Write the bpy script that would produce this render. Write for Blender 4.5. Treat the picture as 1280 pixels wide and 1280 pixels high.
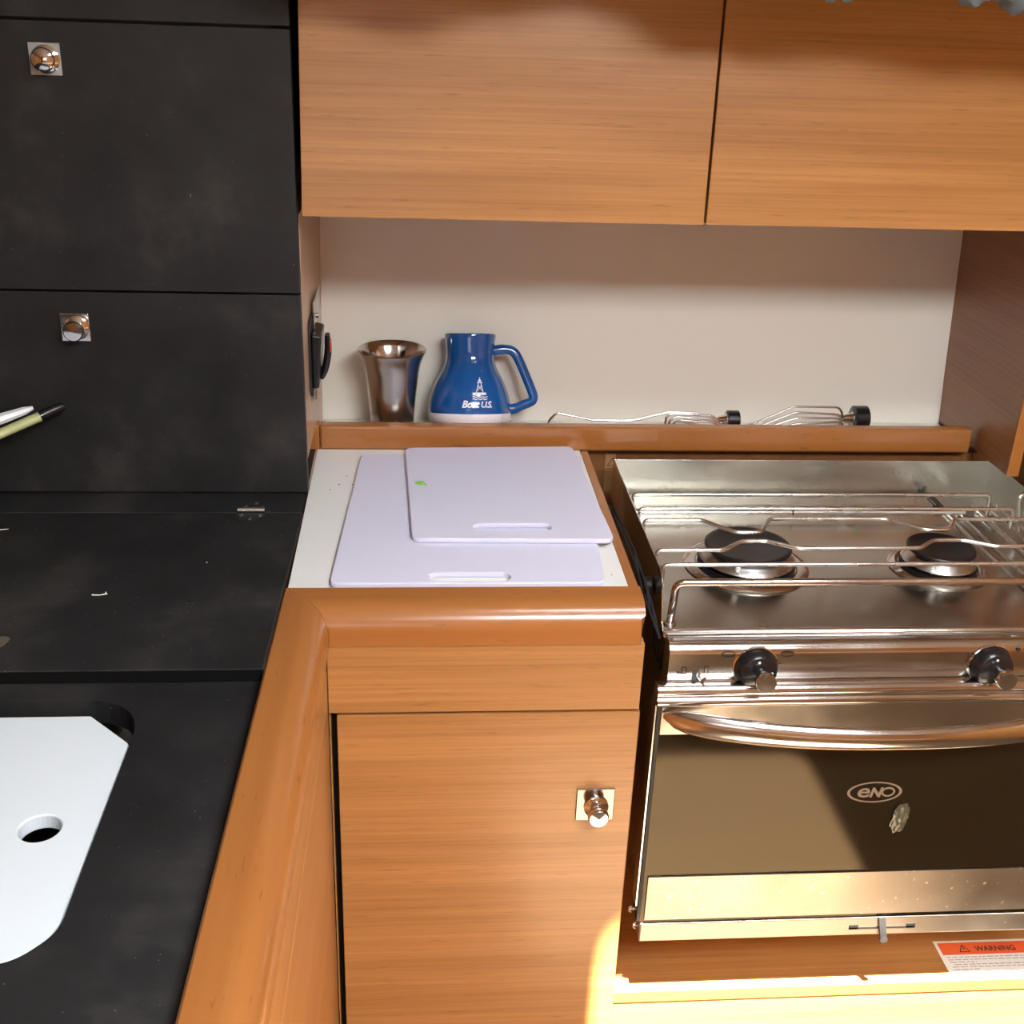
import bpy, bmesh, math, random
from mathutils import Vector, Matrix
random.seed(7)
S = bpy.context.scene
for o in list(bpy.data.objects): bpy.data.objects.remove(o)
COL = S.collection
PI = math.pi

# ------------------------------------------------------------------ camera
F = 1450.0
cam_data = bpy.data.cameras.new('camera')
cam_data.sensor_width = 36.0; cam_data.sensor_fit = 'HORIZONTAL'
cam_data.lens = F/1280*36.0
cam_data.clip_start = 0.01; cam_data.clip_end = 50
cam = bpy.data.objects.new('camera', cam_data); COL.objects.link(cam)
yc = Vector((-121, 651, -F)).normalized()
dn = Vector((-123, -(121*123+F*F)/651.0, -F)).normalized()
zc = -dn; xc = yc.cross(zc)
cam.matrix_world = Matrix(((xc[0], xc[1], xc[2], 0), (yc[0], yc[1], yc[2], 0), (zc[0], zc[1], zc[2], 1.41), (0, 0, 0, 1)))
S.camera = cam

# ------------------------------------------------------------------ view, world, lights
S.view_settings.view_transform = 'Standard'; S.view_settings.look = 'None'
S.view_settings.gamma = 1.0; S.view_settings.use_curve_mapping = False
S.view_settings.exposure = 0.0
W = bpy.data.worlds.new('world'); S.world = W; W.use_nodes = True
W.node_tree.nodes['Background'].inputs[0].default_value = (0.55, 0.68, 0.9, 1)
W.node_tree.nodes['Background'].inputs[1].default_value = 1.0

HX0, HX1, HY0, HY1, HZ = 0.185, 0.80, -0.52, -0.083, 1.95    # hatch opening in the cabin ceiling
sun_d = bpy.data.lights.new('sun', 'SUN'); sun_d.energy = 190.0; sun_d.angle = math.radians(0.7); sun_d.color = (1.0, 0.93, 0.80)
sun = bpy.data.objects.new('sun', sun_d); COL.objects.link(sun)
sun.rotation_euler = (math.radians(15), 0, 0); sun.location = (0.4, -2, 4)

def area(name, loc, rot, sx, sy, power, color):
    d = bpy.data.lights.new(name, 'AREA'); d.shape = 'RECTANGLE'; d.size = sx; d.size_y = sy
    d.energy = power; d.color = color
    o = bpy.data.objects.new(name, d); COL.objects.link(o); o.location = loc; o.rotation_euler = rot
    return o
area('hatch_daylight', ((HX0+HX1)/2, (HY0+HY1)/2, HZ-0.004), (0, 0, 0), HX1-HX0-.02, HY1-HY0-.02, 40, (0.93, 0.97, 1.0))
area('rear_fill', (-0.25, -1.33, 1.42), (math.radians(90), 0, 0), 0.6, 0.55, 2.5, (0.86, 0.93, 1.0))  # added fill from behind the camera, no opening there
area('overhead_fill', (.4715, .486, HZ+0.02), (0, 0, 0), .54, .095, 7, (0.88, 0.94, 1.0))  # added overhead fill above the sun slot, brightens the level surfaces

# ------------------------------------------------------------------ material helpers
def new_mat(name):
    m = bpy.data.materials.new(name); m.use_nodes = True
    nt = m.node_tree; b = nt.nodes['Principled BSDF']
    return m, nt, b
def N(nt, t, **k):
    n = nt.nodes.new(t)
    for a, v in k.items(): setattr(n, a, v)
    return n
def plain(name, col, rough=0.5, metal=0.0, spec=0.5, coat=0.0, noise=0.0, nscale=30):
    m, nt, b = new_mat(name)
    b.inputs['Base Color'].default_value = (*col, 1); b.inputs['Roughness'].default_value = rough
    b.inputs['Metallic'].default_value = metal; b.inputs['Specular IOR Level'].default_value = spec
    b.inputs['Coat Weight'].default_value = coat; b.inputs['Coat Roughness'].default_value = 0.08
    tc = N(nt, 'ShaderNodeTexCoord'); nz = N(nt, 'ShaderNodeTexNoise'); nz.inputs['Scale'].default_value = nscale
    nz.inputs['Detail'].default_value = 4
    nt.links.new(tc.outputs['Object'], nz.inputs['Vector'])
    mr = N(nt, 'ShaderNodeMapRange'); mr.inputs['To Min'].default_value = 1-noise; mr.inputs['To Max'].default_value = 1+noise
    nt.links.new(nz.outputs['Fac'], mr.inputs['Value'])
    mx = N(nt, 'ShaderNodeVectorMath', operation='SCALE'); mx.inputs[0].default_value = col
    nt.links.new(mr.outputs[0], mx.inputs['Scale']); nt.links.new(mx.outputs[0], b.inputs['Base Color'])
    return m
def ramp(nt, pts):
    r = N(nt, 'ShaderNodeValToRGB')
    while len(r.color_ramp.elements) < len(pts): r.color_ramp.elements.new(0.5)
    for e, (p, c) in zip(r.color_ramp.elements, pts):
        e.position = p; e.color = (*c, 1)
    return r
def wood(name, light, dark, axis='x', rough=0.36, fine=True, fleck=0.28, coat=0.25):
    m, nt, b = new_mat(name)
    tc = N(nt, 'ShaderNodeTexCoord'); L = nt.links
    def noise(sc_along, sc_across, detail=6, dist=0.0):
        mp = N(nt, 'ShaderNodeMapping')
        s = [sc_across]*3; s['xyz'.index(axis)] = sc_along
        mp.inputs['Scale'].default_value = s
        L.new(tc.outputs['Object'], mp.inputs['Vector'])
        n = N(nt, 'ShaderNodeTexNoise'); n.inputs['Scale'].default_value = 1; n.inputs['Detail'].default_value = detail
        n.inputs['Distortion'].default_value = dist; n.inputs['Roughness'].default_value = .6
        L.new(mp.outputs[0], n.inputs['Vector']); return n
    n1 = noise(3.5, 330 if fine else 45, 5)
    n2 = noise(1.2, 34 if fine else 12, 3, 0.3)
    n3 = noise(28, 520 if fine else 260, 2)
    add = N(nt, 'ShaderNodeMath', operation='ADD'); L.new(n1.outputs['Fac'], add.inputs[0]); L.new(n2.outputs['Fac'], add.inputs[1])
    half = N(nt, 'ShaderNodeMath', operation='MULTIPLY'); half.inputs[1].default_value = .5; L.new(add.outputs[0], half.inputs[0])
    r = ramp(nt, [(0.30, dark), (0.62, light)]) if fine else ramp(nt, [(0.2, dark), (0.75, light)])
    L.new(half.outputs[0], r.inputs[0])
    fr = ramp(nt, [(0.62 if fine else .66, (1, 1, 1)), (0.74 if fine else .74, (1-fleck, 1-fleck, 1-fleck))])
    L.new(n3.outputs['Fac'], fr.inputs[0])
    mul = N(nt, 'ShaderNodeMixRGB', blend_type='MULTIPLY'); mul.inputs[0].default_value = 1
    L.new(r.outputs[0], mul.inputs[1]); L.new(fr.outputs[0], mul.inputs[2]); L.new(mul.outputs[0], b.inputs['Base Color'])
    b.inputs['Roughness'].default_value = rough; b.inputs['Coat Weight'].default_value = coat; b.inputs['Coat Roughness'].default_value = .18
    bp = N(nt, 'ShaderNodeBump'); bp.inputs['Strength'].default_value = .08; bp.inputs['Distance'].default_value = .0006
    L.new(n1.outputs['Fac'], bp.inputs['Height']); L.new(bp.outputs[0], b.inputs['Normal'])
    return m
def steel(name, col, r0, r1, axis='x', streak=60, coat=0, spots=False):
    m, nt, b = new_mat(name); L = nt.links
    b.inputs['Metallic'].default_value = 1
    tc = N(nt, 'ShaderNodeTexCoord'); mp = N(nt, 'ShaderNodeMapping')
    s = [streak*8]*3; s['xyz'.index(axis)] = 4; mp.inputs['Scale'].default_value = s
    L.new(tc.outputs['Object'], mp.inputs['Vector'])
    n = N(nt, 'ShaderNodeTexNoise'); n.inputs['Scale'].default_value = 1; n.inputs['Detail'].default_value = 3; L.new(mp.outputs[0], n.inputs['Vector'])
    n2 = N(nt, 'ShaderNodeTexNoise'); n2.inputs['Scale'].default_value = 14; n2.inputs['Detail'].default_value = 5; L.new(tc.outputs['Object'], n2.inputs['Vector'])
    mr = N(nt, 'ShaderNodeMapRange'); mr.inputs['From Min'].default_value = .3; mr.inputs['From Max'].default_value = .7
    mr.inputs['To Min'].default_value = r0; mr.inputs['To Max'].default_value = r1
    L.new(n2.outputs['Fac'], mr.inputs['Value']); L.new(mr.outputs[0], b.inputs['Roughness'])
    r = ramp(nt, [(0.25, tuple(c*.82 for c in col)), (0.75, col)])
    L.new(n2.outputs['Fac'], r.inputs[0])
    out = r.outputs[0]
    if spots:
        v = N(nt, 'ShaderNodeTexNoise'); v.inputs['Scale'].default_value = 160; v.inputs['Detail'].default_value = 1; L.new(tc.outputs['Object'], v.inputs['Vector'])
        rr = ramp(nt, [(0.70, (0, 0, 0)), (0.80, (1, 1, 1))]); L.new(v.outputs['Fac'], rr.inputs[0])
        mx = N(nt, 'ShaderNodeMixRGB'); L.new(rr.outputs[0], mx.inputs[0]); L.new(out, mx.inputs[1]); mx.inputs[2].default_value = spots
        out = mx.outputs[0]
    L.new(out, b.inputs['Base Color'])
    bp = N(nt, 'ShaderNodeBump'); bp.inputs['Strength'].default_value = .02; bp.inputs['Distance'].default_value = .0002
    L.new(n.outputs['Fac'], bp.inputs['Height']); L.new(bp.outputs[0], b.inputs['Normal'])
    return m
def laminate_black(name, specks):
    m, nt, b = new_mat(name); L = nt.links
    tc = N(nt, 'ShaderNodeTexCoord')
    n = N(nt, 'ShaderNodeTexNoise'); n.inputs['Scale'].default_value = 9; n.inputs['Detail'].default_value = 8; n.inputs['Roughness'].default_value = .68
    L.new(tc.outputs['Object'], n.inputs['Vector'])
    r = ramp(nt, [(0.36, (.011, .011, .0115)), (0.54, (.019, .0188, .019)), (0.70, (.041, .037, .035))])
    L.new(n.outputs['Fac'], r.inputs[0])
    v = N(nt, 'ShaderNodeTexNoise'); v.inputs['Scale'].default_value = 420; v.inputs['Detail'].default_value = 0; L.new(tc.outputs['Object'], v.inputs['Vector'])
    rr = ramp(nt, [(specks, (0, 0, 0)), (specks+.03, (1, 1, 1))]); L.new(v.outputs['Fac'], rr.inputs[0])
    mx = N(nt, 'ShaderNodeMixRGB'); L.new(rr.outputs[0], mx.inputs[0]); L.new(r.outputs[0], mx.inputs[1]); mx.inputs[2].default_value = (.14, .13, .125, 1)
    L.new(mx.outputs[0], b.inputs['Base Color'])
    b.inputs['Roughness'].default_value = .52; b.inputs['Specular IOR Level'].default_value = .35
    n3 = N(nt, 'ShaderNodeTexNoise'); n3.inputs['Scale'].default_value = 220; n3.inputs['Detail'].default_value = 4; L.new(tc.outputs['Object'], n3.inputs['Vector'])
    bp = N(nt, 'ShaderNodeBump'); bp.inputs['Strength'].default_value = .12; bp.inputs['Distance'].default_value = .0006
    L.new(n3.outputs['Fac'], bp.inputs['Height']); L.new(bp.outputs[0], b.inputs['Normal'])
    return m

LW = (.48, .222, .068); DW = (.31, .128, .035)
M = {}
M['wood_x'] = wood('wood veneer grain across', LW, DW, 'x')
M['wood_y'] = wood('wood veneer grain in depth', LW, DW, 'y')
M['wood_floor'] = wood('cabin sole wood', (.125, .085, .045), (.09, .055, .028), 'x', rough=.5, coat=0)
M['wood_z'] = wood('wood panel tilted grain', (.30, .125, .045), (.17, .065, .022), 'y', rough=.4)
M['solid_x'] = wood('solid beech grain across', (.43, .165, .042), (.30, .105, .025), 'x', rough=.26, fine=False, fleck=.35, coat=.5)
M['solid_y'] = wood('solid beech grain in depth', (.43, .165, .042), (.30, .105, .025), 'y', rough=.26, fine=False, fleck=.35, coat=.5)
M['side_light'] = wood('pale side panel', (.60, .40, .27), (.50, .32, .21), 'z', rough=.4, fleck=.1)
M['black'] = laminate_black('black slate laminate', .90)
M['black_top'] = laminate_black('black slate laminate worktop', .835)
M['gap_shade'] = plain('painted gap shade', (.008, .006, .005), .8)  # near-black paint in place of the shade inside gaps and seams
M['edge_brown'] = plain('brown laminate edge', (.05, .032, .024), .6)
M['white_wall'] = plain('cream liner panel', (.80, .755, .665), .42, noise=.02, nscale=5)
M['white_top'] = plain('white worktop laminate', (.82, .82, .79), .35, noise=.015)
M['board'] = plain('lavender white chopping board plastic', (.72, .72, .87), .42, noise=.03, nscale=9)
M['sink_board'] = plain('white sink cover plastic', (.74, .80, .84), .35, noise=.02, nscale=12)
M['ceiling'] = plain('white headliner', (.78, .76, .72), .7, noise=.02)
M['chrome'] = steel('chrome', (.80, .80, .82), .05, .10)
M['satin'] = steel('satin plate', (.62, .62, .60), .2, .3)
M['steel'] = steel('polished stainless', (.72, .69, .66), .10, .22)
M['steel_rod'] = steel('stainless rod', (.84, .83, .80), .22, .32)
M['steel_tray'] = steel('used stainless tray', (.62, .60, .54), .22, .28)
M['steel_brushed'] = steel('brushed stainless cup', (.54, .50, .46), .22, .30, axis='z')
M['steel_water'] = steel('spotted stainless strip', (.42, .37, .32), .30, .42, axis='z', spots=(.95, .85, .7, 1))
M['enamel'] = plain('black enamel', (.007, .0065, .007), .38)
M['plastic_black'] = plain('black plastic', (.010, .010, .011), .25, coat=.2)
M['rubber'] = plain('dark grey rubber', (.013, .013, .014), .55)
M['blue'] = plain('blue glazed plastic', (.004, .085, .31), .12, coat=.8)
M['white_band'] = plain('white rubber base', (.78, .74, .76), .4)
M['print_white'] = plain('white print', (.80, .82, .84), .5)
M['print_dark'] = plain('dark print', (.03, .02, .018), .5)
M['print_tan'] = plain('etched tan print', (.22, .155, .105), .5)
M['print_grey'] = plain('grey print', (.42, .38, .33), .6)
M['label_white'] = plain('white label film', (.86, .83, .76), .4)
M['label_red'] = plain('orange red label film', (.78, .12, .035), .4)
M['red'] = plain('red plastic', (.65, .03, .015), .35)
M['ceramic'] = plain('white ceramic', (.85, .84, .80), .3)
M['cloth'] = plain('blue grey cloth', (.12, .15, .17), .9, noise=.3, nscale=60)
M['leaf'] = plain('green leaf', (.30, .72, .12), .5)
M['brush_green'] = plain('pale olive plastic', (.52, .54, .26), .4)
M['brush_white'] = plain('white plastic', (.82, .84, .86), .3)
M['brass'] = plain('aged metal pull', (.35, .30, .22), .4, metal=.8)
M['oven_dark'] = plain('oven enamel', (.16, .13, .095), .35)

m, nt, b = new_mat('smoked oven glass')
L = nt.links; nt.nodes.remove(b)
tr = N(nt, 'ShaderNodeBsdfTransparent'); tr.inputs[0].default_value = (.42, .32, .21, 1)
gl = N(nt, 'ShaderNodeBsdfGlossy'); gl.inputs['Roughness'].default_value = .06; gl.inputs['Color'].default_value = (.40, .34, .26, 1)
df = N(nt, 'ShaderNodeBsdfDiffuse'); df.inputs[0].default_value = (.10, .065, .032, 1)
fr = N(nt, 'ShaderNodeFresnel'); fr.inputs[0].default_value = 1.7
m1 = N(nt, 'ShaderNodeMixShader'); m1.inputs[0].default_value = .22; L.new(tr.outputs[0], m1.inputs[1]); L.new(df.outputs[0], m1.inputs[2])
m2 = N(nt, 'ShaderNodeMixShader'); L.new(fr.outputs[0], m2.inputs[0]); L.new(m1.outputs[0], m2.inputs[1]); L.new(gl.outputs[0], m2.inputs[2])
L.new(m2.outputs[0], nt.nodes['Material Output'].inputs[0]); M['oven_glass'] = m
m, nt, b = new_mat('clear crinkled plastic')
b.inputs['Base Color'].default_value = (.34, .33, .23, 1); b.inputs['Roughness'].default_value = .15
b.inputs['Transmission Weight'].default_value = .75; M['clear'] = m

# ------------------------------------------------------------------ mesh helpers (world coordinates)
class B:
    def __init__(s): s.v = []; s.f = []; s.sm = []
    def add(s, vs, fs, smooth=False):
        n = len(s.v); s.v += [tuple(p) for p in vs]
        s.f += [tuple(i+n for i in f) for f in fs]; s.sm += [smooth]*len(fs)
        return s
    def bm(s, bm, smooth=False):
        bm.verts.index_update(); bmesh.ops.recalc_face_normals(bm, faces=bm.faces)
        s.add([v.co[:] for v in bm.verts], [[v.index for v in f.verts] for f in bm.faces], smooth); bm.free(); return s
    def box(s, x0, x1, y0, y1, z0, z1, bev=0.0, seg=2):
        bm = bmesh.new(); bmesh.ops.create_cube(bm, size=1)
        for v in bm.verts:
            v.co = Vector(((x0+x1)/2+v.co.x*(x1-x0), (y0+y1)/2+v.co.y*(y1-y0), (z0+z1)/2+v.co.z*(z1-z0)))
        if bev: bmesh.ops.bevel(bm, geom=bm.edges[:], offset=bev, segments=seg, affect='EDGES', profile=.5)
        return s.bm(bm)
    def hexa(s, p, bev=0.0):            # 8 points: bottom 4 (ccw), top 4
        bm = bmesh.new(); vs = [bm.verts.new(q) for q in p]
        for f in ((3, 2, 1, 0), (4, 5, 6, 7), (0, 1, 5, 4), (1, 2, 6, 5), (2, 3, 7, 6), (3, 0, 4, 7)): bm.faces.new([vs[i] for i in f])
        if bev: bmesh.ops.bevel(bm, geom=bm.edges[:], offset=bev, segments=2, affect='EDGES', profile=.5)
        return s.bm(bm)
    def prism(s, pts, axis, a0, a1, smooth=False, bev=0):     # closed outline extruded along axis
        def P(u, w, a):
            return {'x': (a, u, w), 'y': (u, a, w), 'z': (u, w, a)}[axis]
        n = len(pts); vs = [P(u, w, a0) for u, w in pts]+[P(u, w, a1) for u, w in pts]
        bm = bmesh.new(); V = [bm.verts.new(q) for q in vs]
        for i in range(n): bm.faces.new((V[i], V[(i+1) % n], V[n+(i+1) % n], V[n+i]))
        bm.faces.new(V[:n]); bm.faces.new(V[n:][::-1])
        if bev: bmesh.ops.bevel(bm, geom=bm.edges[:], offset=bev, segments=2, affect='EDGES', profile=.5)
        return s.bm(bm, smooth)
    def plate(s, outer, holes, z0, z1, bev=0):     # flat plate with holes, in xy
        bm = bmesh.new()
        for lp in [outer]+holes:
            V = [bm.verts.new((x, y, z0)) for x, y in lp]
            for i in range(len(V)): bm.edges.new((V[i], V[(i+1) % len(V)]))
        bmesh.ops.triangle_fill(bm, use_beauty=True, edges=bm.edges[:])
        g = bmesh.ops.extrude_face_region(bm, geom=bm.faces[:])
        for e in g['geom']:
            if isinstance(e, bmesh.types.BMVert): e.co.z = z1
        if bev:
            ed = [e for e in bm.edges if len(e.link_faces) == 2 and e.calc_face_angle(0) > 1.0]
            bmesh.ops.bevel(bm, geom=ed, offset=bev, segments=2, affect='EDGES', profile=.5)
        return s.bm(bm)
    def tube(s, path, r, n=10, closed=False, ry=None, up=(0, 0, 1)):   # swept round / elliptic section
        P = [Vector(p) for p in path]; k = len(P); rs = r if isinstance(r, (list, tuple)) else [r]*k
        ry = ry or rs; ry = ry if isinstance(ry, (list, tuple)) else [ry]*k
        vs = []; U = Vector(up)
        for i in range(k):
            a = P[(i-1) % k] if (closed or i > 0) else P[0]; c = P[(i+1) % k] if (closed or i < k-1) else P[-1]
            t = (c-a).normalized()
            if abs(t.dot(U)) > .95: U2 = Vector((0, 1, 0)) if abs(t.y) < .9 else Vector((1, 0, 0))
            else: U2 = U
            sd = t.cross(U2).normalized(); up2 = sd.cross(t).normalized()
            for j in range(n):
                q = 2*PI*j/n; vs.append(P[i]+sd*math.cos(q)*rs[i]+up2*math.sin(q)*ry[i])
        fs = []
        for i in range(k if closed else k-1):
            for j in range(n):
                a = i*n+j; b_ = i*n+(j+1) % n; c = ((i+1) % k)*n+(j+1) % n; d = ((i+1) % k)*n+j
                fs.append((a, b_, c, d))
        if not closed: fs += [tuple(range(n))[::-1], tuple((k-1)*n+j for j in range(n))]
        return s.add(vs, fs, True)
    def lathe(s, prof, c=(0, 0, 0), n=40, axis=None, caps=True):     # prof (r, h); axis matrix 3x3 or None
        Mx = axis or Matrix.Identity(3); c = Vector(c); vs = []
        for r, h in prof:
            for j in range(n):
                q = 2*PI*j/n; vs.append(c+Mx @ Vector((r*math.cos(q), r*math.sin(q), h)))
        fs = []
        for i in range(len(prof)-1):
            for j in range(n): fs.append((i*n+j, i*n+(j+1) % n, (i+1)*n+(j+1) % n, (i+1)*n+j))
        if caps and prof[0][0] > 1e-6: fs.append(tuple(range(n))[::-1])
        if caps and prof[-1][0] > 1e-6: fs.append(tuple((len(prof)-1)*n+j for j in range(n)))
        return s.add(vs, fs, True)
ORI = {}
def obj(name, b, mat, parent=None, base=None, auto=True):
    off = Vector(ORI[parent.name]) if parent else Vector(base or (0, 0, 0))
    me = bpy.data.meshes.new(name); me.from_pydata([tuple(Vector(v)-off) for v in b.v], [], b.f); me.update()
    me.polygons.foreach_set('use_smooth', b.sm)
    bm = bmesh.new(); bm.from_mesh(me); bmesh.ops.recalc_face_normals(bm, faces=bm.faces); bm.to_mesh(me); bm.free()
    if any(b.sm) and auto:
        try: me.set_sharp_from_angle(angle=math.radians(42))
        except Exception: pass
    me.materials.append(M[mat] if isinstance(mat, str) else mat)
    o = bpy.data.objects.new(name, me); COL.objects.link(o)
    if parent: o.parent = parent
    else: o.location = off
    ORI[o.name] = off
    return o
def tag(o, label=None, cat=None, group=None, kind=None):
    if label: o['label'] = label
    if cat: o['category'] = cat
    if group: o['group'] = group
    if kind: o['kind'] = kind
    return o
def thing(name, loc, label, cat, group=None):
    o = bpy.data.objects.new(name, None); COL.objects.link(o); o.location = loc; o.empty_display_size = .02
    ORI[o.name] = Vector(loc); return tag(o, label, cat, group)
def struct(name, b, mat, base=None):
    return tag(obj(name, b, mat, None, base), kind='structure')
def arc(cx, cy, r, a0, a1, n=8):
    return [(cx+r*math.cos(math.radians(a0+(a1-a0)*i/n)), cy+r*math.sin(math.radians(a0+(a1-a0)*i/n))) for i in range(n+1)]
def rrect(x0, x1, y0, y1, r, n=6):
    return arc(x1-r, y1-r, r, 0, 90, n)+arc(x0+r, y1-r, r, 90, 180, n)+arc(x0+r, y0+r, r, 180, 270, n)+arc(x1-r, y0+r, r, 270, 360, n)
def rpoly(pts, r, n=5):                     # rounded convex/concave polygon
    out = []; k = len(pts)
    for i in range(k):
        p = Vector(pts[i]); a = (Vector(pts[i-1])-p).normalized(); c = (Vector(pts[(i+1) % k])-p).normalized()
        rr = r[i] if isinstance(r, (list, tuple)) else r
        if rr <= 0: out.append(tuple(p)); continue
        p0 = p+a*rr; p1 = p+c*rr
        for j in range(n+1):
            t = j/n; q = p0*(1-t)**2+p*2*t*(1-t)+p1*t*t; out.append(tuple(q))
    return out
def rpoly_ell(x0, x1, y0, y1, rx, ry, n=6):
    o = []
    for cx, cy, a0 in ((x1-rx, y1-ry, 0), (x0+rx, y1-ry, 90), (x0+rx, y0+ry, 180), (x1-rx, y0+ry, 270)):
        o += [(cx+rx*math.cos(math.radians(a0+90*i/n)), cy+ry*math.sin(math.radians(a0+90*i/n))) for i in range(n+1)]
    return o
def round_path(pts, r, n=4):                # 3-D open path with filleted corners
    P = [Vector(p) for p in pts]; out = [P[0]]
    for i in range(1, len(P)-1):
        a = P[i-1]-P[i]; c = P[i+1]-P[i]; rr = min(r, a.length*.45, c.length*.45)
        p0 = P[i]+a.normalized()*rr; p1 = P[i]+c.normalized()*rr
        for j in range(n+1):
            t = j/n; out.append(p0*(1-t)**2+P[i]*2*t*(1-t)+p1*t*t)
    out.append(P[-1]); return out
def text_geo(body, size, shear=0.0, bold=0.0, spacing=1.0):    # flat text as (verts, faces), centred, baseline 0
    c = bpy.data.curves.new('t', 'FONT'); c.body = body; c.size = size; c.shear = shear; c.offset = bold; c.align_x = 'CENTER'
    c.resolution_u = 3; c.space_character = spacing
    o = bpy.data.objects.new('t', c); COL.objects.link(o)
    dg = bpy.context.evaluated_depsgraph_get(); me = bpy.data.meshes.new_from_object(o.evaluated_get(dg))
    v = [(p.co.x, p.co.y) for p in me.vertices]; f = [tuple(p.vertices) for p in me.polygons]
    bpy.data.objects.remove(o); bpy.data.meshes.remove(me); bpy.data.curves.remove(c)
    return v, f
def put2d(b, vf, fn):
    b.add([fn(x, y) for x, y in vf[0]], vf[1]); return b
def ring2d(rx, ry, w, n=40, wy=None):
    wy = wy or w; v = []; f = []
    for j in range(n):
        q = 2*PI*j/n; v += [(rx*math.cos(q), ry*math.sin(q)), ((rx-w)*math.cos(q), (ry-wy)*math.sin(q))]
    for j in range(n): a = 2*j; c = 2*((j+1) % n); f.append((a, c, c+1, a+1))
    return v, f
def rect2d(x0, y0, x1, y1): return [(x0, y0), (x1, y0), (x1, y1), (x0, y1)], [(0, 1, 2, 3)]
def line2d(x0, y0, x1, y1, w):
    d = Vector((x1-x0, y1-y0)).normalized()*w/2; px, py = -d.y, d.x
    return [(x0+px, y0+py), (x0-px, y0-py), (x1-px, y1-py), (x1+px, y1+py)], [(0, 1, 2, 3)]

# ------------------------------------------------------------------ the setting
XL, XR, YN, YF = -1.45, 1.55, -1.40, 1.62
struct('floor', B().box(XL, XR, YN, YF, -.04, 0), 'wood_floor', (0, 0, 0))
struct('ceiling', B().plate([(XL, YN), (XR, YN), (XR, YF), (XL, YF)], [rrect(HX0, HX1, -.62, HY1, .045), rpoly_ell(.193, .75, .435, .537, .040, .014)], HZ, HZ+.012), 'ceiling', (0, 0, HZ))  # second slot added and shaped to cut the sun patch
struct('wall_left', B().box(XL-.04, XL, YN, YF, 0, HZ), 'wood_y', (XL, 0, 0))
struct('wall_right', B().box(XR, XR+.04, YN, YF, 0, HZ), 'wood_y', (XR, 0, 0))
struct('wall_near', B().box(XL, XR, YN-.04, YN, 0, HZ), 'wood_x', (0, YN, 0))
struct('wall_far', B().box(XL, XR, YF, YF+.04, 0, HZ), 'ceiling', (0, YF, 0))
# opposite seat back behind the photographer, seen only in the reflections
t = thing('settee_back', (0.2, -1.1, 0), 'wooden settee back on the cabin side opposite the galley', 'settee')
obj('seat_panel', B().box(-.9, 1.5, -1.38, -.9, 0, .45, .01), 'wood_x', t)
obj('cushion', B().box(-.9, 1.5, -1.38, -.92, .452, .56, .03, 3), plain('cream cushion', (.7, .66, .58), .9), t)

# ---- niche liner wall (leaning) behind the shelf
struct('wall_back', B().hexa([(-.1195, 1.4365, .885), (.709, 1.4365, .885), (.709, 1.449, .885), (-.1195, 1.449, .885),
                             (-.1195, 1.482, 1.24), (.709, 1.482, 1.24), (.709, 1.494, 1.24), (-.1195, 1.494, 1.24)]), 'white_wall', (.29, 1.45, .885))

# ------------------------------------------------------------------ shelf with fiddle rail
t = thing('niche_shelf', (.29, 1.33, .885), 'narrow shelf with a wooden front rail below the wall cupboards', 'shelf')
obj('shelf_board', B().box(-.116, .7065, 1.3455, 1.436, .892, .8995), 'white_wall', t)
obj('rail', B().box(-.1145, .7012, 1.327, 1.345, .8985, .9295, .003, 3), 'solid_x', t)
obj('side_rail', B().box(-.1335, -.1149, 1.3262, 1.345, .8985, .9298, .0012), 'solid_x', t)['label'] = 'short rail end on the left'
obj('side_panel', B().hexa([(-.136, 1.208, .9300), (-.119, 1.208, .9300), (-.119, 1.4365, .9300), (-.136, 1.4365, .9300),
                            (-.136, 1.208, 1.2), (-.117, 1.208, 1.2), (-.117, 1.49, 1.2), (-.136, 1.49, 1.2)]), 'side_light', t)['label'] = 'pale left side panel'
obj('side_panel', B().box(-.136, -.119, 1.3452, 1.4365, .8996, .9299), 'side_light', t)['label'] = 'foot of the left side panel'
obj('side_strip', B().box(-.1335, -.1180, 1.208, 1.3260, .8850, .8998), 'side_light', t)
obj('side_panel', B().hexa([(.7075, 1.242, .903), (.7205, 1.242, .903), (.7205, 1.4365, .903), (.7075, 1.4365, .903),
                            (.7075, 1.242, 1.2), (.7205, 1.242, 1.2), (.7205, 1.49, 1.2), (.7075, 1.49, 1.2)], .0008), 'wood_z', t)['label'] = 'dark brown right side panel'
obj('panel_edging', B().box(.7070, .7215, 1.2375, 1.2415, .903, 1.2, .0008), 'solid_x', t)['label'] = 'lighter front edging of the right panel'

# brown locker side beyond the niche on the right
t = thing('side_locker', (.80, 1.3, 0), 'brown wooden locker side to the right of the niche', 'locker')
obj('panel', B().box(.7605, 1.4, 1.262, 1.60, .0, 1.2), 'wood_z', t)

# ------------------------------------------------------------------ wall cupboards
def latch(parent, cx, y, cz, s=.0395, kx=0, kz=0, kr=.0125, kl=.016, tilt=0):
    """square plate with a round push knob, on a front that faces -Y"""
    p = obj('latch_plate', B().box(cx-s/2, cx+s/2, y-.0022, y, cz-s/2, cz+s/2, .0006), 'chrome', parent)
    Mx = Matrix(((1, 0, 0), (0, 0, -1), (0, 1, 0)))
    prof = [(kr*1.18, 0), (kr*1.18, .0016), (kr*1.05, .0024), (kr*.62, .004), (kr*.60, kl*.45), (kr*.92, kl*.6), (kr, kl*.72), (kr*.98, kl*.9), (kr*.85, kl), (0, kl*1.03)]
    k = obj('latch_knob', B().lathe(prof, (cx+kx, y-.0022, cz+kz), 28, Mx), 'chrome', parent)
    return p, k
ua = thing('wall_cupboard', (.09, 1.19, 1.2035), 'wooden wall cupboard with wide plain door next to black cabinet', 'cupboard', None)
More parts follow.
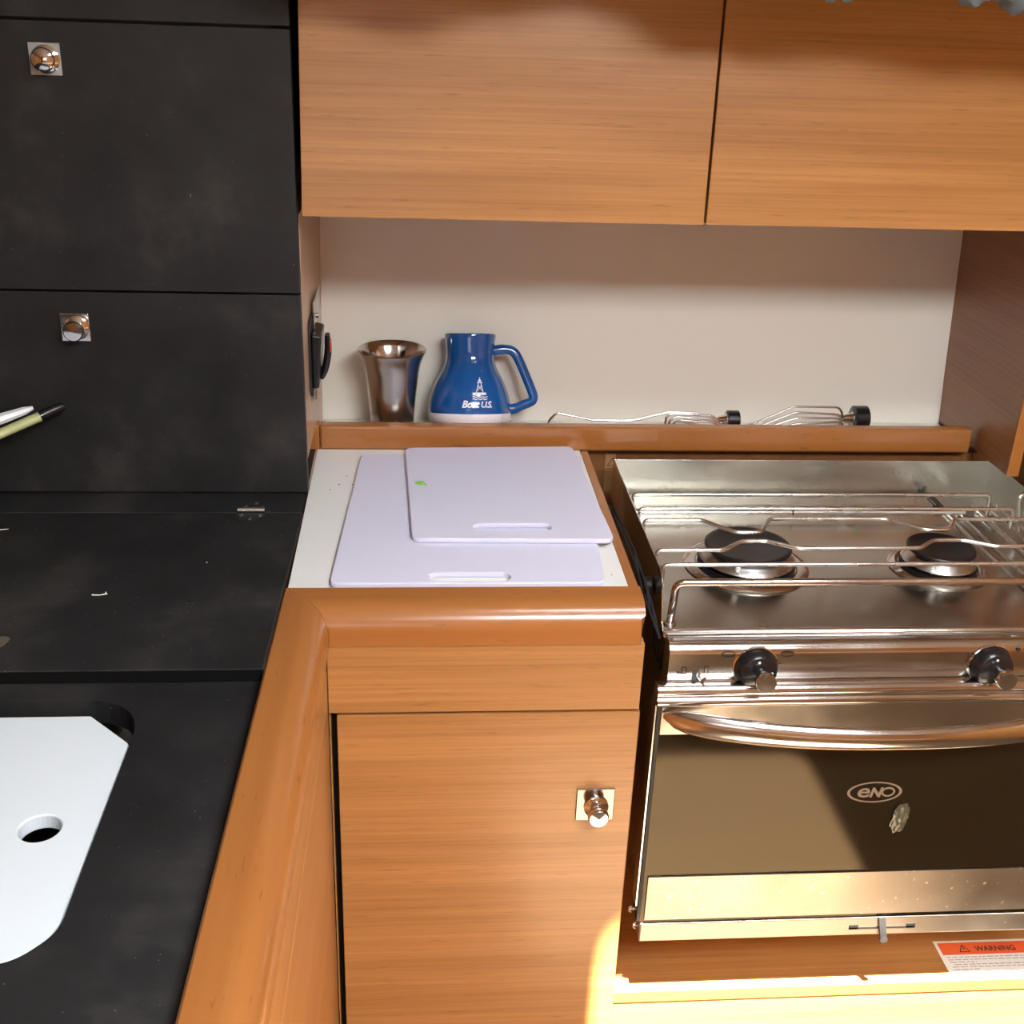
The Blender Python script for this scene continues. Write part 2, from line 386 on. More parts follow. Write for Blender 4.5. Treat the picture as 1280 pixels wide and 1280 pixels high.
obj('carcass', B().hexa([(-.108, 1.2, 1.206), (.2935, 1.2, 1.206), (.2935, 1.60, 1.206), (-.108, 1.60, 1.206), (-.108, 1.224, 1.55), (.2935, 1.224, 1.55), (.2935, 1.60, 1.55), (-.108, 1.60, 1.55)]), 'wood_x', ua)
obj('door', B().hexa([(-.1118, 1.180, 1.2025), (.2930, 1.180, 1.2025), (.2930, 1.198, 1.2025), (-.1118, 1.198, 1.2025),
                      (-.1075, 1.206, 1.55), (.2960, 1.206, 1.55), (.2960, 1.224, 1.55), (-.1075, 1.224, 1.55)], .0008), 'wood_x', ua)
ub = thing('wall_cupboard', (.60, 1.19, 1.2035), 'wooden wall cupboard above the cooker, right of the door gap', 'cupboard', None)
obj('carcass', B().hexa([(.2965, 1.2, 1.206), (.90, 1.2, 1.206), (.90, 1.60, 1.206), (.2965, 1.60, 1.206), (.2985, 1.224, 1.55), (.90, 1.224, 1.55), (.90, 1.60, 1.55), (.2985, 1.60, 1.55)]), 'wood_x', ub)
obj('door', B().hexa([(.2955, 1.180, 1.2030), (.90, 1.180, 1.2030), (.90, 1.198, 1.2030), (.2955, 1.198, 1.2030),
                      (.2985, 1.206, 1.55), (.90, 1.206, 1.55), (.90, 1.224, 1.55), (.2985, 1.224, 1.55)], .0008), 'wood_x', ub)

# ------------------------------------------------------------------ black tall cabinet
t = thing('black_cabinet', (-.5, 1.2, .9), 'tall black cabinet with three panel doors and chrome latches', 'cabinet')
obj('carcass', B().box(-1.2, -.137, 1.206, 1.60, .905, 1.90), 'edge_brown', t)
obj('seam_shade', B().box(-.1368, -.1185, 1.2052, 1.2075, .931, 1.90), 'gap_shade', t)  # dark strip added behind the doors in place of shade in the seam
def bdoor(z0, z1, lab):
    d = obj('door', B().box(-1.2, -.1176, 1.1894, 1.205, z0, z1, .0007), 'black', t); d['label'] = lab; return d
d0 = bdoor(.9015, 1.1208, 'lower black door')
d1 = bdoor(1.1230, 1.3735, 'middle black door')
d2 = bdoor(1.3760, 1.88, 'upper black door')
latch(d0, -.3455, 1.1894, 1.0848, .029, .002, 0, .0105, .018)
a, b_ = latch(d1, -.3435, 1.1894, 1.3405, .0285, .001, 0, .0108, .013)
a.data.materials[0] = plain('matte plated steel', (.42, .42, .40), .55, metal=.3)

# ------------------------------------------------------------------ black worktop, lid, sink counter
xr = -.1215
t = thing('black_worktop', (-.5, 1.16, .88), 'black worktop strip along the foot of the black cabinet', 'worktop')
obj('worktop_board', B().box(-1.2, -.1195, 1.139, 1.60, .868, .9, .0006), 'black_top', t)
t = thing('locker_lid', (-.5, .98, .88), 'black hinged top-loading lid in the worktop with chrome hinge', 'lid')
lid = obj('lid_board', B().prism([(-1.2, .826), (-.1245, .826), (-.1192, 1.1378), (-1.2, 1.1378)], 'z', .8885, .9, bev=.0008), 'black_top', t)
obj('front_edging', B().box(-1.2, -.1245, .8250, .8262, .8890, .8992), plain('near-black strip', (.005, .005, .005), .8, spec=.1), t)  # thin strip over the lid's front face, darker than the lid
obj('lid_edging', B().prism([(-.1244, .827), (-.1232, .827), (-.1180, 1.1373), (-.1191, 1.1373)], 'z', .889, .8996), 'edge_brown', t)
hg = B()
for sgn in (1, -1):
    outer = [(-.1725+.0155*math.cos(math.radians(a)), 1.1384+sgn*.003+sgn*.0235*math.sin(math.radians(a))) for a in range(0, 181, 12)]
    if sgn < 0: outer = outer[::-1]
    hg.prism(outer, 'z', .9001, .9009)
obj('hinge_leaf', hg, M['rubber'], t)['label'] = 'dark round hinge leaves'
for (dx, dy) in ((-.008, .014), (.002, .022), (.010, .012), (-.010, -.010), (.000, -.019), (.010, -.010)):
    obj('hinge_screw', B().lathe([(.0026, 0), (.0026, .0006), (.0018, .0012), (0, .0013)], (-.1725+dx, 1.1384+dy, .9008), 12), 'chrome', t)
hb = B()
for x0, x1 in ((-.1865, -.1805), (-.1805, -.1655), (-.1655, -.1585)): hb.tube([(x0, 1.1384, .9030), (x1, 1.1384, .9030)], .0031, 12)
obj('hinge_barrel', hb, 'steel_rod', t)
obj('finger_pull', B().plate(rpoly([(-.40, .88), (-.338, .88), (-.3425, .862), (-.40, .853)], [0, .008, .006, 0]), [], .9001, .9013, .0003), 'brass', t)
obj('crumb', B().lathe([(.0008, 0), (.0006, .0006), (0, .0008)], (-.2, 1.02, .9001), 6), 'label_white', t)
# two white scratches
obj('scratch', B().tube([(-.4205, 1.094, .9003), (-.409, 1.097, .9003)], .00045, 5), 'label_white', t)
sc = B(); sc.tube([(-.292, .955, .9002), (-.285, .9545, .9002), (-.279, .957, .9002), (-.281, .960, .9002)], .0006, 5)
obj('scratch', sc, 'label_white', t)

hole = rpoly([(-.75, .8005), (-.2125, .8005), (-.2125, .5500), (-.232, .5270), (-.75, .440)], [0, .052, .012, .012, 0], 8)
t = thing('sink_counter', (-.5, .5, .85), 'black counter around the sink, lower than the hinged lid', 'worktop')
obj('counter_board', B().plate([(-1.2, .1), (-.1325, .1), (-.1228, .8385), (-1.2, .8385)], [hole], .868, .8882), 'black_top', t)
t = thing('sink_bowl', (-.45, .62, .70), 'steel sink bowl under the white cover board', 'sink')
o2 = rpoly([(-.755, .806), (-.206, .806), (-.206, .546), (-.226, .52), (-.755, .434)], [0, .055, .012, .012, 0], 8)
bw = B(); n_ = len(o2); cx_, cy_ = -.47, .64
lv = [(1, .8675), (1, .862), (.95, .75), (.85, .72)]
vs = []
for s_, z_ in lv: vs += [(cx_+(x-cx_)*s_, cy_+(y-cy_)*s_, z_) for x, y in o2]
fs = [(i*n_+j, i*n_+(j+1) % n_, (i+1)*n_+(j+1) % n_, (i+1)*n_+j) for i in range(3) for j in range(n_)]+[tuple(3*n_+j for j in range(n_))]
bw.add(vs, fs, True); obj('bowl', bw, 'steel', t)
cov = rpoly([(-.73, .7855), (-.2525, .7855), (-.2150, .7475), (-.2150, .5540), (-.2315, .5325), (-.73, .455)], [0, .002, .003, .012, .014, 0], 5)
t = obj('sink_cover_board', B().plate(cov, [[(-.2531+.0140*math.cos(a*PI/14), .6515+.0140*math.sin(a*PI/14)) for a in range(28)]], .872, .8838, .0012), 'sink_board', None, (-.45, .62, .872))
tag(t, 'white sink cover board with a round finger hole', 'board')

# ------------------------------------------------------------------ solid wood edging, L shaped
prof = [(0, .880), (0, .9015), (.002, .9035), (.018, .9030)]+[(.0185+.0255*math.sin(math.radians(a)), .8775+.0255*math.cos(math.radians(a))) for a in range(8, 91, 9)]+[(.044, .8648), (.030, .8642), (.030, .880)]
t = thing('worktop_edging', (-.05, .93, .86), 'rounded solid wood edging along worktop front and sink counter', 'edging')
def sweep(a_fn, b_fn):
    v = [a_fn(d, z) for d, z in prof]+[b_fn(d, z) for d, z in prof]; n = len(prof)
    return B().add(v, [(i, (i+1) % n, n+(i+1) % n, n+i) for i in range(n)]+[tuple(range(n))[::-1], tuple(range(n, 2*n))], True)
obj('front_edging', sweep(lambda d, z: (-.1195+d*.96, .9625-d, z), lambda d, z: (.2120-(.004 if d > .04 else 0), .9625-d, z)), 'solid_x', t)
obj('side_edging', sweep(lambda d, z: (-.1198+d*.96, .9625-d, z), lambda d, z: (-.1335+d, .10, z)), 'solid_y', t)

# ------------------------------------------------------------------ white worktop, base cabinet, peninsula
t = obj('white_worktop', B().box(-.1175, .2025, .9630, 1.3265, .872, .9, .0005), 'white_top', None, (.04, 1.14, .872)); tag(t, 'white laminate worktop under the chopping boards', 'worktop')
t = thing('base_cabinet', (.065, 1.1, 0), 'wooden base cabinet under white worktop with latched door', 'cabinet')
obj('carcass', B().box(-.076, .2125, .940, 1.33, .05, .8715), 'wood_y', t)
obj('side_edge_strip', B().box(.2028, .2125, .9630, 1.3265, .8715, .8995, .001), 'solid_y', t)
obj('fascia', B().box(-.0800, .2130, .920, .939, .7925, .8640, .0006), 'wood_x', t)
obj('stile', B().box(-.0802, -.0788, .926, .939, .05, .7915), 'wood_y', t)
obj('gap_shadow_strip', B().box(-.0790, -.0715, .9365, .9399, .05, .7915), 'gap_shade', t)
dr = obj('door', B().box(-.0728, .2145, .920, .9385, .12, .7895, .0010), 'wood_x', t)
lp_, lk_ = latch(dr, .1775, .920, .6825, .0375, .001, -.002, .0105, .020)
lp_.data.materials[0] = steel('darkened chrome plate', (.34, .30, .27), .15, .25)  # chrome darkened and browned, a dim reflection put into the colour
t = thing('sink_cabinet', (-.4, .5, 0), 'wooden cabinet side below the sink counter', 'cabinet')
obj('upper_side_panel', B().hexa([(-.10, .12, .808), (-.0885, .12, .808), (-.0805, .9195, .808), (-.10, .9195, .808), (-.10, .12, .8635), (-.0885, .12, .8635), (-.0805, .9195, .8635), (-.10, .9195, .8635)], .0005), 'wood_y', t)
obj('lower_side_panel', B().hexa([(-.10, .12, .05), (-.0885, .12, .05), (-.0805, .9195, .05), (-.10, .9195, .05), (-.10, .12, .8060), (-.0885, .12, .8060), (-.0805, .9195, .8060), (-.10, .9195, .8060)], .0005), 'wood_y', t)
obj('inner_panel', B().box(-.106, -.1005, .12, .95, .02, .8635), 'gap_shade', t)

# ------------------------------------------------------------------ cooker bay
t = thing('cooker_bay', (.48, 1.1, 0), 'open wooden recess that the gimballed cooker hangs in', 'recess')
obj('bay_floor', B().box(.2160, .745, .9320, 1.346, .404, .4195, .0006), 'wood_x', t)
obj('bay_back', B().box(.2135, .745, 1.347, 1.36, .40, .8918), 'wood_z', t)
obj('bay_side', B().box(.7455, .76, .93, 1.26, .05, .90), 'wood_z', t)
obj('bay_front', B().box(.2160, .7595, .930, .9485, .05, .4035, .0006), 'wood_x', t)
obj('bay_front_edging', B().box(.2160, .7595, .9290, .9318, .4040, .4198, .0008), 'solid_x', t)
# labels in the bay
t = thing('warning_sticker', (.68, .95, .4199), 'white warning sticker with orange red header under the cooker', 'sticker')
obj('sheet', B().box(.6010, .745, .9292, .9880, .4199, .4202), 'label_white', t)
obj('header', B().box(.6050, .745, .9665, .9845, .4202, .4204), 'label_red', t)
wt = B(); put2d(wt, text_geo('WARNING', .0105, 0, .0003), lambda x, y: (.6705+x*.95, .9710+y, .42055))
for a_, c_ in (((-.006, 0), (.006, 0)), ((.006, 0), (0, .0105)), ((0, .0105), (-.006, 0))):
    put2d(wt, line2d(*a_, *c_, .0012), lambda x, y: (.6330+x, .9705+y, .42055))
put2d(wt, rect2d(-.0007, .003, .0007, .0072), lambda x, y: (.6330+x, .9705+y, .42055))
obj('header_lettering', wt, 'print_dark', t)
fp = B(); random.seed(3)
for r_ in range(9):
    y_ = .9620-r_*.0036; x_ = .608 if r_ != 3 else .612; xe = .742 if r_ not in (2, 5) else .640
    while x_ < xe:
        w_ = random.uniform(.003, .009); put2d(fp, rect2d(x_, y_, min(x_+w_, xe), y_+.0013), lambda x, y: (x, y, .42035)); x_ += w_+.0016
obj('small_print', fp, 'print_grey', t)
t = thing('hazard_sticker', (.246, 1.3465, .84), 'tall narrow tan sticker with triangle left of cooker', 'sticker')
obj('strip', B().box(.2390, .2520, 1.3462, 1.3467, .795, .888), plain('tan paper', (.42, .22, .09), .6), t)
hz = B()
for a_, c_ in (((-.0045, 0), (.0045, 0)), ((.0045, 0), (.003, .011)), ((.003, .011), (-.0045, 0))):
    put2d(hz, line2d(*a_, *c_, .0009), lambda x, y: (.2462+x, 1.3460, .872+y))
put2d(hz, rect2d(-.006, -.004, .005, -.0033), lambda x, y: (.2462+x, 1.3460, .872+y))
obj('triangle_print', hz, 'print_dark', t)

# ------------------------------------------------------------------ the cooker
ck = thing('gas_cooker', (.465, 1.1, .43), 'stainless steel two-burner boat cooker with glass oven door', 'cooker')
CX0, CX1 = .2400, .6900
# spill tray
obj('tray_base', B().box(.2412, .7170, .966, 1.296, .848, .850), 'steel_tray', ck)
obj('tray_back', B().box(.2400, .7185, 1.2960, 1.2975, .846, .9000, .0004), 'steel_tray', ck)
side = [(1.2958, .8500), (1.2958, .9000), (1.004, .9000)]+[(1.004-.018*math.sin(math.radians(a)), .882+.018*math.cos(math.radians(a))) for a in range(10, 91, 16)]+[(.976, .856), (.968, .850)]
obj('tray_side', B().prism(side, 'x', .2400, .2412), 'steel', ck)['label'] = 'left side wall of the spill tray'
obj('tray_side', B().prism(side, 'x', .7172, .7185), 'steel_tray', ck)['label'] = 'right side wall of the spill tray'
obj('tray_lip', B().tube([(.2415, .963, .851), (.2440, .9615, .8515), (.716, .9615, .8515)], .0048, 14), 'steel', ck)
# ridges along the right of the tray and the lid hinge ledge
for x_ in (.6480, .6640, .6900): obj('tray_ridge', B().tube([(x_, .985, .8510), (x_-.004, 1.25, .8510)], .0022, 8), 'steel_rod', ck)
lg = B().box(.2560, .6350, 1.2600, 1.2840, .8501, .8560, .0008)
obj('hinge_ledge', lg, 'steel_tray', ck)
obj('hinge_slot', B().box(.2435, .2555, 1.2600, 1.2830, .8501, .8572, .001), 'enamel', ck)
obj('hinge_slot', B().box(.6355, .6460, 1.2560, 1.2830, .8501, .8572, .001), 'enamel', ck)
obj('hinge_rod', B().tube([(.2440, 1.229, .8600), (.6600, 1.229, .8600)], .0030, 12), 'steel_rod', ck)
obj('rod_clip', B().tube([(.4465, 1.229, .8600), (.4480, 1.229, .8600)], .0038, 12), 'enamel', ck)
# pan rack
ZW = .9040
def wire(name, pts, r=.0022, rad=.006): return obj(name, B().tube(round_path(pts, rad), r, 10), 'steel_rod', ck)
def straight(y, x1=.6590, x0=.2432): return [(x0, y, .885), (x0, y, ZW), (x1, y, ZW), (x1, y, .880)]
wire('rack_wire', straight(1.1795))
wire('rack_wire', straight(1.1400, .6680))
Y3, Z3 = 1.1100, ZW
wire('rack_wire', [(.2432, Y3, .885), (.2432, Y3, Z3), (.3060, Y3, Z3), (.3350, 1.0790, Z3), (.3620, 1.0790, Z3), (.3800, 1.1135, Z3),
                   (.5090, 1.1135, Z3), (.5440, 1.0850, Z3), (.5700, 1.0850, Z3), (.5880, 1.1135, Z3), (.6720, 1.1120, Z3), (.6760, 1.1050, .880)])
Y4 = 1.0370
wire('rack_wire', [(.2432, Y4, .885), (.2432, Y4, ZW), (.3120, Y4, ZW), (.3345, 1.0570, ZW), (.3600, 1.0585, ZW), (.3915, 1.0400, ZW), (.5200, Y4+.004, ZW),
                   (.5420, 1.0600, ZW), (.5730, 1.0600, ZW), (.6010, 1.0450, ZW), (.6900, 1.0440, ZW), (.6900, 1.0440, .86)])
wire('rack_wire', straight(1.0040, .7000))
wire('rack_wire', [(.6960, 1.168, .862), (.6940, 1.1795, ZW), (.7160, 1.1795, ZW)])
for x_ in (.2436, .6600, .6760, .6900): obj('rack_side_rail', B().tube([(x_, 1.0, .8830 if x_ < .5 else .8760), (x_, 1.215, .8830 if x_ < .5 else .8760)], .0016, 8), 'steel_rod', ck)
obj('front_rail', B().tube(round_path([(.2500, .9830, .851), (.2490, .9680, .9030), (.7100, .9680, .9030), (.7110, .9830, .851)], .008), .0038, 12), 'steel', ck)
for x_ in (.2500, .7110): obj('rail_foot', B().lathe([(.0062, 0), (.0062, .0015), (.004, .003), (0, .003)], (x_, .9830, .8501), 14), 'steel', ck)
# burners
def burner(cx, cy, R, lab):
    base = obj('burner', B().lathe([(R*1.42, .8502), (R*1.44, .8515), (R*1.32, .8545), (R*1.20, .8550), (R*1.16, .8540), (R*1.15, .8525), (0, .8525)], (cx, cy, 0), 48), 'steel', ck)
    base['label'] = lab
    obj('burner_ring', B().lathe([(R*1.12, .8526), (R*1.12, .8570), (R*1.00, .8575), (R*.98, .8590)], (cx, cy, 0), 48), 'enamel', base)
    hd = B().lathe([(R*.90, .8576), (R*1.07, .8592), (R*1.10, .8610), (R*1.02, .8650), (R*.86, .8690), (R*.82, .8722), (0, .8722)], (cx, cy, 0), 48)
    obj('burner_head', hd, 'satin', base)
    sl = B()
    for k in range(36):
        q = 2*PI*k/36; c, s = math.cos(q), math.sin(q); r0, r1 = R*.80, R*.845; w = .0009
        sl.add([(cx+c*r0-s*w, cy+s*r0+c*w, .8693), (cx+c*r1-s*w, cy+s*r1+c*w, .8693), (cx+c*r1+s*w, cy+s*r1-c*w, .8693), (cx+c*r0+s*w, cy+s*r0-c*w, .8693),
                (cx+c*r0-s*w, cy+s*r0+c*w, .8719), (cx+c*r1-s*w, cy+s*r1+c*w, .8719), (cx+c*r1+s*w, cy+s*r1-c*w, .8719), (cx+c*r0+s*w, cy+s*r0-c*w, .8719)],
               [(0, 3, 2, 1), (4, 5, 6, 7), (0, 1, 5, 4), (1, 2, 6, 5), (2, 3, 7, 6), (3, 0, 4, 7)])
    obj('flame_ports', sl, 'enamel', base)['kind'] = 'stuff'
    obj('burner_cap', B().lathe([(R*.94, .8723), (R*1.0, .8735), (R*1.0, .8752), (R*.97, .8764), (R*.88, .8764), (R*.84, .8757), (0, .8755)], (cx, cy, 0), 48), 'enamel', base)
    q = math.radians(243); ex, ey = cx+R*.98*math.cos(q), cy+R*.98*math.sin(q)
    obj('igniter', B().lathe([(.0028, .8600), (.0028, .8700), (.0012, .8706), (.0012, .8722), (0, .8724)], (ex, ey, 0), 12), 'ceramic', base)
    return base
burner(.3595, 1.1085, .0470, 'large left burner')
burner(.5730, 1.1015, .0370, 'small right burner')
# body
body = B().box(.2440, .2456, .9400, 1.2700, .5050, .8460).box(.6884, .6900, .9400, 1.2700, .5050, .8460).box(.2456, .6884, 1.2680, 1.2700, .5050, .8460)
body.box(.2456, .6884, .9400, 1.2680, .5050, .5066).box(.2456, .6884, .9600, 1.2680, .8440, .8456)
obj('oven_body', body, 'steel', ck)
cav = B().box(.2620, .2636, .9500, 1.2000, .5400, .7900).box(.6660, .6676, .9500, 1.2000, .5400, .7900).box(.2636, .6660, 1.1984, 1.2000, .5400, .7900)
cav.box(.2636, .6660, .9500, 1.1984, .5400, .5416).box(.2636, .6660, .9500, 1.1984, .7884, .7900)
obj('oven_cavity', cav, 'oven_dark', ck)
rk = B().tube([(.2660, .962, .6130), (.6640, .962, .6130)], .0022, 8).tube([(.2660, .968, .6010), (.6640, .968, .6010)], .0022, 8).tube([(.2660, 1.18, .6130), (.6640, 1.18, .6130)], .0022, 8)
for k in range(17): rk.tube([(.280+k*.0235, .962, .6145), (.280+k*.0235, 1.18, .6145)], .0012, 6)
obj('oven_shelf', rk, 'steel_rod', ck)
vt = B()
for k in range(5): vt.box(.2432, .2441, .965+k*.013, .970+k*.013, .800, .838)
obj('vent_slots', vt, 'enamel', ck)
# control panel
cp = [(.9560, .8460), (.9545, .8525)]+[(.9425+.0105*math.cos(math.radians(a)), .8440+.0105*math.sin(math.radians(a))) for a in range(80, 181, 10)]+[(.9320, .8050), (.9560, .8050)]
pn = obj('control_panel', B().prism(cp, 'x', .2405, .6900, True), 'steel', ck)
YP = .9320
def knob(cx, cz):
    Mx = Matrix(((1, 0, 0), (0, 0, -1), (0, 1, 0)))
    k = obj('knob', B().lathe([(.0205, 0), (.0208, .002), (.0195, .008), (.0178, .0125), (.0160, .0138), (0, .0140)], (cx, YP, cz), 40, Mx), 'plastic_black', pn)
    obj('knob_bezel', B().lathe([(.0222, 0), (.0222, .0012), (.0212, .0018), (.0208, .0005)], (cx, YP, cz), 40, Mx), 'chrome', pn)
    st = B().lathe([(.0052, .0140), (.0052, .0230), (.0086, .0240), (.0095, .0260), (.0095, .0330), (.0088, .0345), (0, .0348)], (cx+.002, YP, cz+.001), 28, Mx)
    obj('knob_grip', st, 'chrome', pn)
    dd = B()
    for (dx, dz) in ((-.001, .0125), (.0125, .0005)): dd.lathe([(.0013, .0139), (.0013, .0143), (0, .0143)], (cx+dx, YP, cz+dz), 10, Mx)
    obj('knob_marks', dd, 'print_white', pn)
knob(.3246, .8312); knob(.5579, .8311)
PY = YP-.0003
P = lambda x, y: (x-.0045, PY, y+.0082)
def mark(name, vf): return obj(name, put2d(B(), vf, P), 'print_dark', pn)
for ex, up in ((.3015, False), (.3590, True)):
    g_ = ring2d(.0066, .0034, .0008); sgn = 1 if up else -1
    fl = [(ex+.0062*math.cos(math.radians(a)), .8368+sgn*.0032*math.sin(math.radians(a))) for a in range(10, 171, 16)]
    q_ = put2d(B(), ([(q[0]+ex, q[1]+.8368) for q in g_[0]], g_[1]), P); q_.add([P(*q) for q in fl], [tuple(range(len(fl)))])
    obj('flame_size_mark', q_, 'print_dark', pn)
mark('tick_mark', rect2d(.3500, .8260, .3545, .8268))
mark('dot_mark', ([(.5880+.0022*math.cos(a*PI/6), .8390+.0022*math.sin(a*PI/6)) for a in range(12)], [tuple(range(12))]))
g_ = ring2d(.0022, .0022, .0006, 16); mark('ring_mark', ([(q[0]+.5960, q[1]+.8390) for q in g_[0]], g_[1]))
for grp in (((.2580, .816, .2580, .823), (.2620, .816, .2620, .823), (.2577, .823, .2623, .823), (.2577, .816, .2623, .816), (.2580, .8165, .2530, .8185), (.2530, .8185, .2560, .8150)),
            ((.2800, .8160, .2800, .8235), (.2835, .8160, .2835, .8235), (.2797, .8235, .2838, .8235))):
    q_ = B()
    for ln in grp: put2d(q_, line2d(*ln, .0009), P)
    obj('switch_icon', q_, 'print_dark', pn)
obj('light_switch_slot', B().prism(rrect(.2640, .2684, .8070, .8275, .0020, 4), 'y', YP-.0006, YP+.001), 'enamel', pn)
obj('light_switch', B().tube([(.2700, YP, .8190), (.2720, YP-.006, .8180), (.2745, YP-.009, .8240)], .0016, 8), 'chrome', pn)
# oven door
dr = B()
YD = .9180
tp = [(.9312, .8170), (.9260, .8187)]+[(.9215+.0062*math.cos(math.radians(a)), .8125+.0062*math.sin(math.radians(a))) for a in range(90, 250, 16)]
tp += [(.9190+.0056*math.cos(math.radians(a)), .8020+.0056*math.sin(math.radians(a))) for a in range(110, 262, 14)]+[(.9312, .7965)]
od = obj('oven_door', B().prism(tp, 'x', .2290, .6980, True), 'steel', ck)
od['label'] = 'oven door with dark glass'
tpl = obj('handle_plate', B().box(.2345, .6930, YD-.0002, YD+.0022, .7640, .7990, .0006), 'steel', od)
obj('glass', B().box(.2345, .6930, YD+.0012, YD+.0052, .5285, .7650), 'oven_glass', od)
obj('bottom_trim', B().hexa([(.2385, YD-.0008, .5325), (.6930, YD-.0008, .5330), (.6930, YD+.0008, .5330), (.2385, YD+.0008, .5325),
                             (.2385, YD-.0008, .5895), (.6930, YD-.0008, .5895), (.6930, YD+.0008, .5895), (.2385, YD+.0008, .5895)], .0003), 'steel_water', od)
obj('side_flange', B().hexa([(.2290, .9215, .5480), (.2305, .9215, .5480), (.2305, .9400, .5480), (.2290, .9400, .5480), (.2290, .9215, .7965), (.2305, .9215, .7965), (.2305, .9400, .7965), (.2290, .9400, .7965)]), 'steel', od)
obj('door_backing', B().box(.2310, .2345, .9190, .9380, .5300, .7965), 'rubber', od)
obj('door_backing', B().box(.6930, .6965, .9190, .9380, .5300, .7965), 'rubber', od)
# bowed handle
hp = []; hr = []; hz = []; nH = 44
for i in range(nH+1):
    u = -1+2*i/nH; a = abs(u)
    bow = (1-a**2.2)
    hp.append((.4555+u*.2195, YD-.004-.043*bow**.8, .7885)); 
    k = max(0.03, (1-a**14))**.5
    hr.append(.0075*k); hz.append(.0138*k*(1-.16*(1-a)))
obj('handle', B().tube(hp, hr, 20, ry=hz), 'steel', od)
# oven logo
lo = B(); LY = YD-.0001+.0010
Q = lambda x, y: (.4610+x, LY-.0003, .6905+y)
put2d(lo, ring2d(.0285, .0128, .0030, 48, .0017), Q)
put2d(lo, ([(x*1.25-.0120, y-.0058) for x, y in text_geo('e', .0235, .1, .0004)[0]], text_geo('e', .0235, .1, .0004)[1]), Q)
put2d(lo, ([(x+.0008, y-.0056) for x, y in text_geo('N', .0155, .2, .0007)[0]], text_geo('N', .0155, .2, .0007)[1]), Q)
put2d(lo, ([(x+.0140, y) for x, y in ring2d(.0072, .0060, .0021, 28)[0]], ring2d(.0068, .0055, .0019, 28)[1]), Q)
obj('logo_print', lo, 'print_tan', od)
bm = bmesh.new(); bmesh.ops.create_icosphere(bm, subdivisions=3, radius=1)
random.seed(11)
for v in bm.verts:
    k = 1+random.uniform(-.18, .18); v.co = Vector((.4920+v.co.x*.0085*k+v.co.z*.002, YD-.0016+v.co.y*.0016*k, .6590+v.co.z*.0175*k))
obj('crinkled_tag', B().bm(bm), 'clear', od)
# bottom lip with the door latch
lp = obj('bottom_panel', B().box(.2352, .6930, .9185, .9400, .5020, .5265, .0015), 'steel_water', ck)
obj('latch_slot', B().box(.4620, .5350, .9180, .9190, .5108, .5132).box(.4620, .4720, .9180, .9190, .5108, .5165).box(.5250, .5350, .9180, .9190, .5108, .5165), 'enamel', lp)
obj('latch_lever', B().hexa([(.4975, .9130, .4985), (.5050, .9130, .4985), (.5050, .9175, .4985), (.4975, .9175, .4985), (.4910, .9150, .5290), (.4990, .9150, .5290), (.4990, .9178, .5290), (.4910, .9178, .5290)], .0012)
    .lathe([(.0042, 0), (.0042, .004), (0, .0042)], (.5012, .9172, .4990), 16, Matrix(((1, 0, 0), (0, 0, -1), (0, 1, 0)))), 'rubber', lp)
for z_, x_ in ((.5415, .2262), (.5190, .2325)):
    obj('hinge_pin', B().tube([(x_-.0005, .9250, z_+.004), (x_-.0030, .9250, z_+.002), (x_-.0030, .9250, z_-.002), (x_-.0005, .9250, z_-.004)], .0010, 8).tube([(x_-.003, .9250, z_), (x_+.010, .9250, z_)], .0012, 8), 'steel_rod', ck)
# lid struts and gimbal fitting in the gap on the left
st = B()
for dx in (0, .0045): st.tube([(.2240+dx, 1.215, .8740), (.2250+dx, 1.080, .8830), (.2260+dx, .985, .8720), (.2320, .945, .8560)], .0014, 8)
obj('lid_strut', st, 'rubber', ck)
gm = B()
gm.tube([(.2300, 1.03, .868), (.2380, 1.03, .868)], .009, 16); gm.tube(round_path([(.2265, 1.060, .885), (.2300, 1.03, .868), (.2280, 1.00, .882), (.2300, .975, .862)], .006), .0018, 8)
obj('gimbal_hook', gm, 'rubber', ck)

# ------------------------------------------------------------------ chopping boards
def slot(x0, x1, y0, y1): return rrect(x0, x1, y0, y1, (y1-y0)*.48, 5)[::-1]
o = obj('chopping_board', B().plate(rpoly([(-.0795, .9645), (.1798, .9640), (.1985, 1.2960), (-.0635, 1.2975)], .010), [slot(.0130, .0905, .9690, .9860)], .9003, .9058, .0012), 'board', None, (.06, 1.13, .9003))
tag(o, 'larger lavender white chopping board lying directly on the worktop', 'chopping board', 'plastic chopping boards')
o = obj('chopping_board', B().plate(rpoly([(-.0030, 1.0500), (.2015, 1.0470), (.1905, 1.3110), (-.0121, 1.3030)], .011), [slot(.0600, .1400, 1.0690, 1.0850)], .9061, .9116, .0014), 'board', None, (.09, 1.18, .9061))
tag(o, 'smaller lavender white chopping board on top with a green leaf scrap', 'chopping board', 'plastic chopping boards')
lf = B().add([(.000, 1.190, .9118), (.005, 1.184, .9130), (.0115, 1.186, .9118), (.0135, 1.183, .9122), (.0095, 1.192, .9145), (.004, 1.197, .9122), (.0005, 1.196, .9119), (.006, 1.191, .9118)], [(0, 1, 4, 6), (1, 2, 3, 4), (6, 4, 5), (0, 7, 2, 1)])
tag(obj('leaf_scrap', lf, 'leaf', None, (.006, 1.19, .9118)), 'small bright green leaf scrap on the upper chopping board', 'leaf scrap')
lf = B().add([(.5230, 1.222, .8635), (.5270, 1.220, .8650), (.5310, 1.224, .8636), (.5280, 1.230, .8640), (.5245, 1.228, .8638)], [(0, 1, 4), (1, 2, 3, 4)])
tag(obj('leaf_scrap', lf, 'leaf', None, (.527, 1.225, .8635)), 'tiny green leaf scrap on the cooker rod', 'leaf scrap')
dk = B()
